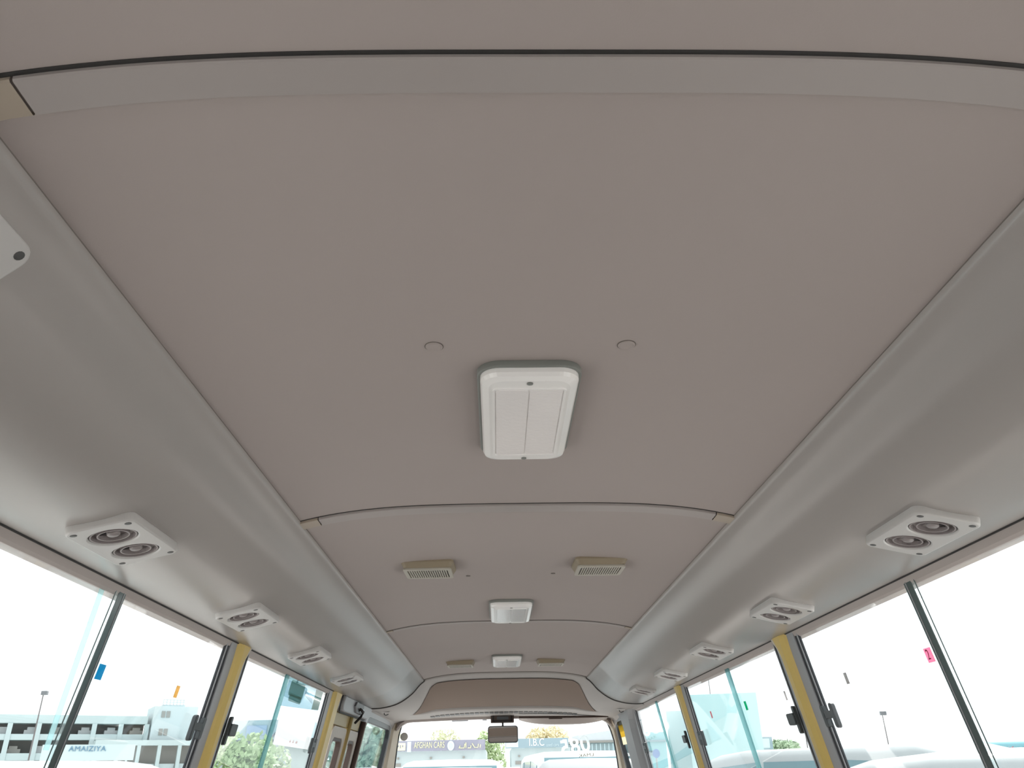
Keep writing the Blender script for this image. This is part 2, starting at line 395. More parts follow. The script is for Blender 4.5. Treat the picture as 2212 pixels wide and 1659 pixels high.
# windshield header rail
r = []
for i in range(49):
    x = -1.45 + 2.9*i/48; e = max(0, abs(x)-1.28)/.17; z = P1(x) - .16*e**2.2*.6
    y = yf(x)
    r.append([V(x, y-.30*(1-.4*e), z+.004), V(x, y-.28*(1-.4*e), z-.030), V(x, y-.02, z-.018), V(x, y+.05, z+.01), V(x, y+.05, z+.10), V(x, y-.1, z+.10)])
wh = MB().loft(r).build('windshield_header', m_band, fl, bevel=.002)
for x0, x1 in ((-.72, -.50), (-.30, -.24)):
    MB().loft([[V(x0, yf(x0)-.26, P1(x0)-.033), V(x1, yf(x1)-.26, P1(x1)-.033), V(x1, yf(x1)-.12, P1(x1)-.030), V(x0, yf(x0)-.12, P1(x0)-.030)],
               [V(x0, yf(x0)-.26, P1(x0)-.040), V(x1, yf(x1)-.26, P1(x1)-.040), V(x1, yf(x1)-.12, P1(x1)-.037), V(x0, yf(x0)-.12, P1(x0)-.037)]]).build('header_clip', m_screw, fl)
# windshield
ws = empty('window_6', V(0, 12.2, -.7)); tag(ws, kind='structure')
def wch(o): o.parent = ws; o.matrix_parent_inverse = Matrix.Translation(-ws.location); return o
rows = []
for k in range(9):
    z = .75 - 1.55*k/8
    rows.append([V(x*(1 + .07*(.75-z)/1.5), yf(x)+.02 + .16*(.75-z), z) for x in [-1.47 + 2.94*i/40 for i in range(41)]])
wch(MB().loft(rows, closed=False).build('pane', m_pane2, smooth=True))
for s in (-1, 1):
    # A pillar, black seal between quarter glass and pillar
    rr = []; r2 = []
    for z in (.69, .60, .50, .38, .2, 0, -.4, -.9):
        k = (.69-z); e = max(0, (z-.42)/.27)
        xo = 1.49 + .17*k; xi = 1.43 + .115*k - .05*e**2
        ya = (11.60 if s < 0 else 11.74) + .05*k; xi += (.0 if s < 0 else .05*min(1, k*3)); yb = 11.84 + .16*k
        rr.append([V(s*(xo+.03), ya, z), V(s*(xo-.03), ya, z), V(s*xi, yb-.05, z), V(s*xi, yb+.02, z), V(s*(xi+.09), yb+.02, z)])
        r2.append([V(s*(xi-.012), yb-.01, z), V(s*(xi+.008), yb-.02, z), V(s*(xi+.01), yb+.03, z), V(s*(xi-.012), yb+.03, z)])
    ap = MB().loft(rr).build('trim_%d' % (11 if s < 0 else 12), m_creamtrim, bevel=.003, smooth=False); tag(ap, kind='structure')
    MB().loft(r2).build('pillar_seal', m_seal, ap)
# front quarter windows
def quarter(s, nm, y0, y1, ztop):
    w = empty(nm, WP(s, (y0+y1)/2, -.9, .03)); tag(w, kind='structure')
    def ch(o): o.parent = w; o.matrix_parent_inverse = Matrix.Translation(-w.location); return o
    out = rrect(y1-y0, ztop+.9, .22, 8, ((y0+y1)/2, (ztop-.9)/2))
    def inset(d): return rrect(y1-y0-2*d, ztop+.9-2*d, max(.02, .22-d), 8, ((y0+y1)/2, (ztop-.9)/2))
    for name, d0, d1, o0, o1, m in (('window_frame', -.04, .05, -.006, .05, m_greyframe), ('window_seal', .05, .10, .0, .05, m_seal)):
        a, b = inset(d0), inset(d1)
        r = [[WP(s, y, z, o0) for y, z in a], [WP(s, y, z, o1) for y, z in a], [WP(s, y, z, o1) for y, z in b], [WP(s, y, z, o0) for y, z in b]]
        ch(MB().loft(r+[r[0]], closed=True, cap=False).build(name, m, bevel=.001))
    ch(wbox(s, y0+.05, y1-.05, -.85, ztop-.05, .03, .036).build('pane', m_pane))
    return w
quarter(-1, 'window_10', 9.32, 11.56, .64)
quarter(1, 'window_11', 10.85, 11.72, .64)
# right B pillar in grey, flaring into the header
rr = []
for z, a, b in ((-1.0, 10.12, 10.95), (.2, 10.10, 10.92), (.45, 10.08, 10.85), (.55, 10.04, 10.86), (.60, 10.0, 10.9), (.64, 9.95, 11.0), (.675, 9.9, 11.15)):
    rr.append([WP(1, a-.10, z, .01), WP(1, a-.02, z, -.02), WP(1, a+.12, z, -.055), WP(1, b-.12, z, -.055), WP(1, b, z, -.02), WP(1, b, z, .06), WP(1, a-.10, z, .06)])
bp = MB().loft(rr).build('trim_13', mat('bpillar_grey', (0.3066, 0.3066, 0.3212), .45), bevel=.004); tag(bp, kind='structure')
band(-1, 7.52, 11.5, duct_l)
# corner liners joining duct end, header and A pillar (wall side)
for s in (-1, 1):
    r = []
    for y in [9.2 + 2.5*i/16 for i in range(17)]:
        k = max(0, (y-10.9)/.8)
        r.append([V(s*1.40, y, .668-.01*k), V(s*1.47, y, .650-.02*k), V(s*1.512, y, .632-.09*k*k), V(s*1.56, y, .61-.09*k*k), V(s*1.56, y, .70), V(s*1.40, y, .70)])
    MB().loft(r).build('corner_liner', m_front, fl, smooth=False, bevel=.003)
# small coat hooks on the corner liner
for s, yy in ((-1, 9.75), (1, 10.0)):
    x = s*1.36; b = V(x, yy, duct_z(1.36)-.005)
    t = empty('coat_hook', b)
    MB().loft([[Vector((a*.03, c*.02, 0)) for a, c in circ(1, 12)], [Vector((a*.024, c*.016, -.006)) for a, c in circ(1, 12)]]).build('hook_plate', m_vent, t)
    MB().tube([(-.012, 0, -.005), (-.010, 0, -.016), (.0, 0, -.02), (.016, 0, -.014)], .003, 8).build('hook_arm', m_screw, t, smooth=True)
    tag(t, 'small plastic hook on the %s front corner of the header liner by the duct end' % ('left' if s < 0 else 'right'), 'hook')

# passenger door on the left
dr = empty('door_1', WP(-1, 8.4, FZ+.05)); tag(dr, kind='structure')
def dch(o): o.parent = dr; o.matrix_parent_inverse = Matrix.Translation(-dr.location); return o
m_doory = mat('door_ochre', (0.4088, 0.3066, 0.1241), .4); m_doorc = mat('door_cream', (0.4818, 0.4088, 0.3431), .4)
dch(wbox(-1, 7.52, 9.25, .42, .55, .0, .06).build('door_header', m_doory, bevel=.003))
for a, b in ((7.62, 8.32), (8.42, 9.0)):
    out = rrect(b-a, 1.95, .06, 6, ((a+b)/2, -.565)); inn = rrect(b-a-.22, 1.75, .07, 6, ((a+b)/2, -.555)); sl = rrect(b-a-.27, 1.70, .06, 6, ((a+b)/2, -.555))
    r = [[WP(-1, y, z, o) for y, z in lp] for lp, o in ((out, -.01), (out, .05), (inn, .05), (inn, -.01))]
    dch(MB().loft(r+[r[0]], True, False).build('door_leaf', m_doorc, bevel=.003))
    r = [[WP(-1, y, z, o) for y, z in lp] for lp, o in ((inn, -.004), (inn, .04), (sl, .04), (sl, -.004))]
    dch(MB().loft(r+[r[0]], True, False).build('door_seal', m_dbrown))
    dch(wbox(-1, a+.12, b-.12, -1.4, .3, .02, .026).build('door_pane', m_pane))
for y, r_, m in ((8.37, .022, m_doory), (9.1, .035, m_dbrown), (9.18, .03, m_doorc)):
    dch(MB().tube([WP(-1, y, -1.5, -.01), WP(-1, y, .52, -.01)], r_*S, 10).build('door_post', m, smooth=True))
dch(wbox(-1, 9.0, 9.28, -1.4, .55, .0, .05).build('door_jamb', m_seal, bevel=.003))
# door operator cover box under the duct
bx = empty('door_mechanism_cover', WP(-1, 8.4, .60, -.02)); tag(bx, 'grey plastic cover box above the folding passenger door with metal arm', 'cover')
def bch(o): o.parent = bx; o.matrix_parent_inverse = Matrix.Translation(-bx.location); return o
poly = [(7.62, .655), (7.60, .60), (7.60, .56), (7.63, .535), (7.70, .525), (9.0, .535), (9.15, .56), (9.22, .60), (9.25, .655)]
bch(wpr(MB(), -1, poly, -.055, .02).build('cover', m_greyframe, bevel=.006))
pg = [(y + (-.02 if y < 8 else .01), z - (.012 if z < .65 else 0)) for y, z in poly]
bch(wpr(MB(), -1, pg, -.028, -.02).build('cover_gasket', m_gasket))
bch(wpr(MB(), -1, [(8.15, .64), (8.55, .64), (8.6, .60), (8.52, .545), (8.22, .55), (8.1, .60)], -.055, -.075).build('bracket', mat('bracket_grey', (0.1606, 0.1606, 0.1752), .4), bevel=.002))
bch(MB().tube([WP(-1, 8.3, .585, -.09), WP(-1, 8.45, .57, -.10), WP(-1, 8.5, .53, -.08), WP(-1, 8.42, .47, -.05)], .012*S, 8).build('linkage_arm', m_black, smooth=True))
bch(wpr(MB(), -1, [(8.3, .56), (8.55, .565), (8.52, .595), (8.33, .59)], -.075, -.09).build('bracket_clip', m_chrome, bevel=.001))

# ------------------------------------------------------------ mirror, visor
mi = empty('interior_mirror', V(-.02, 11.85, .66)); tag(mi, 'rear view mirror hanging from a dark square mount at the windshield top', 'mirror')
def mch(o): o.parent = mi; o.matrix_parent_inverse = Matrix.Translation(-mi.location); return o
bm_ = MB(); bm_.box(V(-.185, 11.80, .628), V(.135, 11.95, .76)); mch(bm_.build('mount_box', m_dbrown, bevel=.004))
f_ = MB()
for a, b in (((-.155, .72), (.105, .745)), ((-.155, .638), (.105, .655)), ((-.16, .638), (-.14, .745)), ((.09, .638), (.11, .745))):
    f_.box(V(a[0], 11.785, a[1]), V(b[0], 11.80, b[1]))
mch(f_.build('mount_frame', m_black))
mch(MB().box(V(-.10, 11.788, .665), V(.06, 11.80, .705)).build('mount_window', m_latchg))
mch(MB().tube([V(-.02, 11.82, .64), V(-.02, 11.82, .58), V(-.02, 11.78, .55)], .013*S, 8).build('mirror_stem', m_black, smooth=True))
tl = Matrix.Rotation(math.radians(-4), 4, 'X')
rot = Matrix.Translation(V(-.02, 11.72, .478)) @ Matrix.Rotation(math.radians(-3), 4, 'Z') @ Matrix.Rotation(math.radians(90-5), 4, 'X')
def rl_(w, h, r, z): return [rot @ Vector((x, y, z)) for x, y in rrect(w, h, r, 6)]
mch(MB().loft([rl_(.40*S, .205*S, .03*S, -.0), rl_(.41*S, .215*S, .035*S, -.006), rl_(.36*S, .17*S, .03*S, -.022)]).build('mirror_housing', m_latchg, smooth=False))
mch(MB().loft([rl_(.385*S, .19*S, .028*S, .0012), rl_(.385*S, .19*S, .028*S, .0004)]).build('mirror_glass', m_mirror))
sv = empty('sun_visor', V(.70, 11.75, .66)); tag(sv, 'grey folded sun visor along the right half of the windshield top', 'sun visor')
def sch(o): o.parent = sv; o.matrix_parent_inverse = Matrix.Translation(-sv.location); return o
top = []; bot = []
r0, r1 = [], []
for i in range(25):
    u = i/24; x = .20 + 1.18*u; zt = .665 - .02*u; zb_ = zt - .012 - .062*(1-abs(2*u-1)**3.0)
    r0.append((x, zt, zb_))
rings = [[V(x, 11.62-.25*(x/1.4)**2, zt), V(x, 11.72-.25*(x/1.4)**2, zb_+.01), V(x, 11.75-.25*(x/1.4)**2, zb_), V(x, 11.78-.25*(x/1.4)**2, zb_+.01), V(x, 11.74-.25*(x/1.4)**2, zt)] for x, zt, zb_ in r0]
sch(MB().loft(rings).build('visor_blade', m_band, smooth=False, bevel=.002))
sch(MB().tube([V(x, 11.60-.25*(x/1.4)**2, zt+.012) for x, zt, zb_ in r0], .013*S, 8).build('visor_rod', m_dbrown, smooth=True))
sch(MB().box(V(.60, 11.52, .645), V(.78, 11.56, .672)).build('visor_clip', m_dbrown, bevel=.002))
sch(MB().box(V(1.22, 11.45, .632), V(1.36, 11.50, .66)).build('visor_hinge', m_vent, bevel=.003))

# ------------------------------------------------------------ things on ceiling and ducts
def frame_at(s, x, y):
    """local frame on the duct underside: x outward across the bus, y forward, z into the cabin"""
    d = .06; z0, z1 = duct_z(x-d), duct_z(x+d)
    p = V(s*x, y, (z0+z1)/2); tx = Vector((s*2*d, 0, z1-z0)).normalized(); ty = Vector((0, 1, 0)); tz = tx.cross(ty)
    if tz.z > 0: tz = -tz
    m = Matrix((tx, ty, tz)).transposed().to_4x4(); m.translation = p; return m
PWD, PLN = .112, .215
BV = .006
def make_vent(name):
    t = empty(name)
    hs = [(0, .046), (0, -.046)]
    pl = plate('bezel', [rrect(PWD-BV, PLN-BV, .015, 6)] + [circ(.0410, 32, c) for c in hs], -.004, .0135, m_vent, t, bevel=.003)
    for c in hs:
        nz = MB().lathe([(.040, -.002), (.040, .0005)], 32, (c[0], c[1], 0)).build('nozzle', m_dark, t)
        for r0_, r1_, h in ((.0365, .0340, .0115), (.0255, .0232, .0105)):
            MB().loft([[Vector((c[0]+rr_*a, c[1]+rr_*b, zz)) for a, b in circ(1, 28)] for rr_, zz in ((r0_, .0005), (r0_, h), (r1_, h), (r1_, .0005))], True, False).build('nozzle_ring', m_ventring, nz, smooth=False)
        MB().box((c[0]-.0228, c[1]-.0035, .0005), (c[0]+.0228, c[1]+.0035, .004)).build('nozzle_vane', m_dark, nz)
        MB().lathe([(.0235, .0004), (.0235, .0025)], 24, (c[0], c[1], 0)).build('nozzle_dish', m_vdish, nz)
        MB().lathe([(.0105, .001), (.0105, .008), (.008, .0105), (.0, .011)], 20, (c[0], c[1], 0)).build('nozzle_hub', m_ventring, nz, smooth=True)
    for a in (-1, 1):
        for b in (-1, 1): MB().lathe([(.0055, .0125), (.0055, .0139), (.003, .0143), (.0, .0143)], 12, (a*.043, b*.093, 0)).build('screw', m_screw, t)
    return t
proto = make_vent('air_vent')
ordn = ['nearest', 'second', 'third', 'fourth', 'fifth']
first = True
def put_vent(m4, label, group):
    global first
    o = proto if first else copy_tree(proto)
    first = False
    # right-handed frame needed: flip x if mirrored
    if m4.to_3x3().determinant() < 0: m4 = m4 @ Matrix.Diagonal((-1, 1, 1, 1))
    o.matrix_world = m4; tag(o, label, 'air vent', group)
VL = [2.43, 3.785, 5.13, 6.46]
VR = [2.45, 3.83, 5.20, 6.51, 7.84]
put_vent(frame_at(-1, 1.245, VL[0]), 'large double air vent on the left duct above the blue window tape', 'air vents on the left duct')
put_vent(frame_at(-1, 1.245, VL[1]), 'double air vent on the left duct just behind the first yellow pillar top', 'air vents on the left duct')
put_vent(frame_at(-1, 1.245, VL[2]), 'double air vent on the left duct, second from the front end', 'air vents on the left duct')
put_vent(frame_at(-1, 1.245, VL[3]), 'small far double air vent on the left duct above the second yellow pillar', 'air vents on the left duct')
put_vent(frame_at(-1, 1.014, 1.015), 'air vent corner cut off by the left edge of the photo', 'air vents on the left duct')
put_vent(frame_at(1, 1.26, VR[0]), 'largest double air vent on the right duct, above the chrome window bar', 'air vents on the right duct')
put_vent(frame_at(1, 1.26, VR[1]), 'double air vent on the right duct beside the nearer yellow pillar top', 'air vents on the right duct')
put_vent(frame_at(1, 1.26, VR[2]), 'double air vent on the right duct, third from the front end', 'air vents on the right duct')
put_vent(frame_at(1, 1.26, VR[3]), 'double air vent on the right duct, second from the front end', 'air vents on the right duct')
put_vent(frame_at(1, 1.26, VR[4]), 'smallest double air vent on the right duct, closest to the front end', 'air vents on the right duct')

def ceil_frame(x, y):
    m = Matrix(((1, 0, 0), (0, -1, 0), (0, 0, -1))).transposed().to_4x4(); m.translation = V(x, y, zc(x)); return m
LW, LL = .290*S, .66*S
def make_light():
    t = empty('ceiling_light')
    plate('rim', [rrect(LW-.004, LL-.004, .034, 8), rrect(LW-.008, LL-.010, .031, 8)], -.001, .010, m_rim, t, bevel=.002)
    def lp(w, h, r, z): return [Vector((x, y, z)) for x, y in rrect(w, h, r, 8)]
    ln = MB().loft([lp(LW-.010, LL-.012, .031, .0), lp(LW-.010, LL-.012, .031, .017), lp(LW-.016, LL-.018, .029, .023), lp(LW-.036, LL-.038, .024, .0265)]).build('lens', m_lens, t)
    # moulded step and inner clear field, split down the middle
    MB().loft([lp(LW-.046, LL-.085, .008, .0265), lp(LW-.046, LL-.085, .008, .0285), lp(LW-.054, LL-.093, .006, .0285), lp(LW-.054, LL-.093, .006, .0265)], True, False).build('lens_ridge', m_lens, ln)
    for sx in (-1, 1):
        MB().loft([[Vector((x + sx*(LW-.056)/4, y, z)) for x, y in rrect((LW-.060)/2, LL-.1, .004, 3)] for z in (.0268, .0276)]).build('lens_field', m_lensin, ln)
    for sy in (-1, 1): MB().lathe([(.0048, .026), (.0048, .0280), (.002, .0283), (.0, .0276)], 16, (0, sy*(LL/2-.026), 0)).build('lens_screw', m_rim, ln)
    return t
lt = make_light()
for i, (y, lab) in enumerate(((2.215, 'large rectangular white ceiling light nearest the camera'), (5.47, 'middle clear ceiling light touching the second roof seam'), (8.07, 'far ceiling light between two small speakers near the front'))):
    o = lt if i == 0 else copy_tree(lt)
    o.matrix_world = ceil_frame(.003, y); tag(o, lab, 'ceiling light', 'ceiling lights down the middle of the roof')

def make_speaker():
    t = empty('ceiling_speaker'); w, l = .272*S, .235*S; h = .022
    def lp(k, z, dy=0): return [Vector((x, y+dy, z)) for x, y in rrect(w*k, l*k, .014, 5)]
    MB().loft([lp(1.0, -.004), lp(1.0, .004), lp(.90, h-.004), lp(.87, h)]).build('housing', m_tan, t, smooth=False)
    plate('grille_frame', [rrect(w*.90, l*.88, .010, 5), rrect(w*.78, l*.70, .004, 3)], h-.002, h+.004, m_cream, t, bevel=.001)
    MB().loft([[Vector((x, y, z)) for x, y in rrect(w*.75, l*.69, .004, 3)] for z in (h-.001, h+.0008)]).build('speaker_cloth', m_dark, t)
    g = MB(); n = 17
    for k in range(n):
        x = -w*.37 + w*.74*(k+.5)/n; g.box((x-.0019, -l*.34, h), (x+.0019, l*.34, h+.0035))
    g.build('grille', m_cream, t)
    return t
sp = make_speaker(); k = 0
for x, y, lab in ((-.448, 4.185, 'tan slotted ceiling speaker left of centre, nearer pair'), (.452, 4.17, 'tan slotted ceiling speaker right of centre, nearer pair'),
                  (-.452, 8.2, 'small far tan speaker left of the far ceiling light'), (.438, 8.2, 'small far tan speaker right of the far ceiling light')):
    o = sp if k == 0 else copy_tree(sp); k += 1
    mm = ceil_frame(x, y) @ Matrix.Rotation(math.radians(1.5 if x < 0 else -1), 4, 'Z')
    o.matrix_world = mm; tag(o, lab, 'speaker', 'ceiling speakers')
for x, lab in ((-.250, 'left'), (.252, 'right')):
    t = empty('ceiling_plug', mw=ceil_frame(x, 1.803))
    MB().lathe([(.0125, -.001), (.0125, .0015), (.0105, .003), (.009, .0022), (.0, .0022)], 24).build('plug_cap', m_ceil, t, smooth=True)
    MB().lathe([(.0138, -.0005), (.0138, .0006)], 24).build('plug_shadow_ring', m_seam, t)
    tag(t, 'small round plastic plug in the headliner, %s of the near light' % lab, 'plug')
for x, y, lab in ((-.25, 4.46, 'tiny screw head in the ceiling behind the left near speaker'), (.225, 4.43, 'tiny screw head in the ceiling behind the right near speaker')):
    o = MB().lathe([(.007, -.001), (.007, .0015), (.0, .002)], 12).build('ceiling_screw', m_seam); o.matrix_world = ceil_frame(x, y); tag(o, lab, 'screw')

# ------------------------------------------------------------ stickers on the glass
def sticker(s, y0, y1, z0, z1, col, name, label, off=.018, body=None, bcol=None, tr=.0, skew=0, cat='sticker'):
    m = film('tape_' + name + '%d' % (y0*100), (1, 1, 1), col, 1.0)
    t = empty(name, WP(s, (y0+y1)/2, (z0+z1)/2, off))
    o = wpr(MB(), s, [(y0, z0), (y1, z0+skew), (y1, z1+skew), (y0, z1)], off, off+.002).build('tape', m); o.parent = t; o.matrix_parent_inverse = Matrix.Translation(-t.location)
    if body:
        yd = Vector((0, -s, 0)); zd = (WP(s, 0, 1) - WP(s, 0, 0)).normalized(); xd = yd if True else -yd
        nz = xd.cross(zd)
        mm = Matrix((xd, zd, nz)).transposed().to_4x4(); mm.translation = WP(s, (y0+y1)/2, (z0+z1)/2, off-.003)
        tx = text('number', body, (z1-z0)*S*1.05, mat('ink_' + name, bcol, .8), mm, None, ext=.0003, sx=.8)
        tx.parent = t; tx.matrix_parent_inverse = Matrix.Translation(-t.location)
    tag(t, label, cat)
sticker(-1, 3.122, 3.173, .342, .395, (.03, .42, .62), 'window_tape', 'bright blue tape on the left window beside the chrome bar')
sticker(-1, 3.913, 3.952, .342, .393, (.85, .58, .16), 'window_tape', 'orange tape on the left window before the first pillar')
sticker(-1, 4.765, 4.79, .338, .392, (.45, .43, .45), 'window_tape', 'thin grey tape on the left window beyond the first yellow pillar')
sticker(1, 3.145, 3.196, .353, .405, (.85, .38, .50), 'window_tape', 'pink tape with a handwritten 2 beside the right chrome bar', body='2', bcol=(.30, .03, .10))
sticker(1, 3.965, 3.995, .352, .402, (.35, .34, .34), 'window_tape', 'dark grey tape on the right window between chrome bar and near pillar')
sticker(1, 4.862, 4.885, .349, .398, (.50, .48, .48), 'window_tape', 'grey tape on the right window just past the near yellow pillar')
sticker(1, 5.66, 5.705, .350, .405, (.02, .45, .28), 'window_tape', 'green tape on the right window against the middle sash edge')
sticker(1, 6.62, 6.65, .356, .405, (.60, .10, .14), 'window_tape', 'red tape on the right window over the pale building')
sticker(1, 7.545, 7.57, .347, .403, (.04, .35, .75), 'window_tape', 'thin blue tape on the right window just past the far yellow pillar')
# blue-tinted reflection band built as coloured film, with white paper notice at the front of the left middle window
sf = film('film_blue', (.80, .93, .97), (.30, .52, .62), .55)
t = empty('window_film', WP(-1, 6.45, .5, .015)); tag(t, 'light blue see-through sheet standing in for a reflection across the top of the left middle window', 'film')
def fch(o, t=t): o.parent = t; o.matrix_parent_inverse = Matrix.Translation(-t.location); return o
fch(wpr(MB(), -1, [(5.80, .625), (5.78, .44), (6.93, .485), (6.95, .625)], .016, .018).build('reflection_sheet', sf))
fch(wpr(MB(), -1, rrect(.42, .10, .03, 5, (6.08, .565)), .012, .015).build('reflection_shape', film('film_green', (.7, .85, .8), (.34, .47, .43), .7)))
fch(wpr(MB(), -1, rrect(.36, .045, .02, 5, (6.10, .505)), .012, .015).build('reflection_shape', film('film_green2', (.7, .85, .8), (.27, .40, .36), .7)))
fch(wpr(MB(), -1, [(6.68, .622), (6.70, .478), (6.93, .488), (6.93, .622)], .012, .015).build('reflection_shape', film('film_green3', (.6, .8, .7), (.20, .34, .26), .8)))
fch(wpr(MB(), -1, [(6.34, .585), (6.62, .552), (6.66, .515), (6.36, .55)], .012, .015).build('reflection_shape', film('film_white', (1, 1, 1), (.85, .88, .92), .9)))
t2 = empty('paper_notice', WP(-1, 6.4, .35, .0)); tag(t2, 'white paper notice taped below the blue reflection sheet on the left window', 'notice')
m_paper = film('paper_translucent', (1, 1, 1), (.97, .97, .97), .75)
fch(wpr(MB(), -1, [(5.80, .43), (6.95, .475), (6.95, .20), (5.86, .205)], .012, .014).build('sheet', m_paper), t2)
yd = Vector((0, 1, 0)); zd = (WP(-1, 0, 1) - WP(-1, 0, 0)).normalized()
mm = Matrix((yd, zd, yd.cross(zd))).transposed().to_4x4(); mm.translation = WP(-1, 6.4, .238, .010)
tx = text('red_writing', 'ii  ii  iii', .016, mat('ink_red', (.75, .35, .32), .8), mm, None, ext=.0003, sx=3.0); fch(tx, t2)
# yellow sticker on the right front window
t = empty('yellow_sticker', WP(1, 11.3, .45, .0)); tag(t, 'yellow and cream sticker at the top of the right front window', 'sticker')
fch(wpr(MB(), 1, [(10.95, .63), (11.0, .40), (11.45, .40), (11.5, .60), (11.4, .63)], .0, .003).build('yellow_part', film('stk_y', (1, 1, 1), (.66, .50, .12), .95)), t)
fch(wpr(MB(), 1, [(10.98, .40), (10.98, .31), (11.46, .31), (11.45, .40)], .0, .003).build('cream_part', film('stk_c', (1, 1, 1), (.82, .76, .60), .95)), t)
# round sticker at the windshield corner
o = MB().loft([[V(-1.365+.052*a, 11.80, .475+.052*b) for a, b in circ(1, 24)], [V(-1.365+.052*a, 11.803, .475+.052*b) for a, b in circ(1, 24)]]).build('round_sticker', film('stk_g', (1, 1, 1), (.42, .40, .37), .9))
tag(o, 'round grey sticker in the upper left corner of the windshield', 'sticker')
# windshield number, painted on the outside so it reads backwards from in here
def wsm(x, z, rz=0, mirror=True):
    y = yf(x) + .01 + .16*(.75-z)
    m = Matrix(((-1 if mirror else 1, 0, 0), (0, 0, 1), (0, -1 if not mirror else -1, 0))).transposed().to_4x4()
    m = Matrix(((-1 if mirror else 1, 0, 0, 0), (0, 0, -1, 0), (0, 1, 0, 0), (0, 0, 0, 1)))
    r = Matrix.Translation(V(x, y, z)) @ Matrix.Rotation(rz, 4, 'Y') @ Matrix.Rotation(math.radians(14 if x > 0 else -6)*-1, 4, 'Z') @ m
    return r
m_num = film('number_white', (1, 1, 1), (.88, .92, .93), 1.0)
t = empty('windshield_number', V(1.05, 12.0, .30)); tag(t, 'white number 085 on the right of the windshield, seen mirrored', 'number')
fch(text('digits', '085', .29*S, m_num, wsm(.985, .315, -math.radians(10)), None, ext=.001, sx=.95, bold=.003), t)
fch(text('gold_mark', 'LMAK', .055*S, mat('gold_ink', (.30, .27, .12), .6), wsm(1.13, .205, -math.radians(4)), None, ext=.0008, sx=1.45), t)

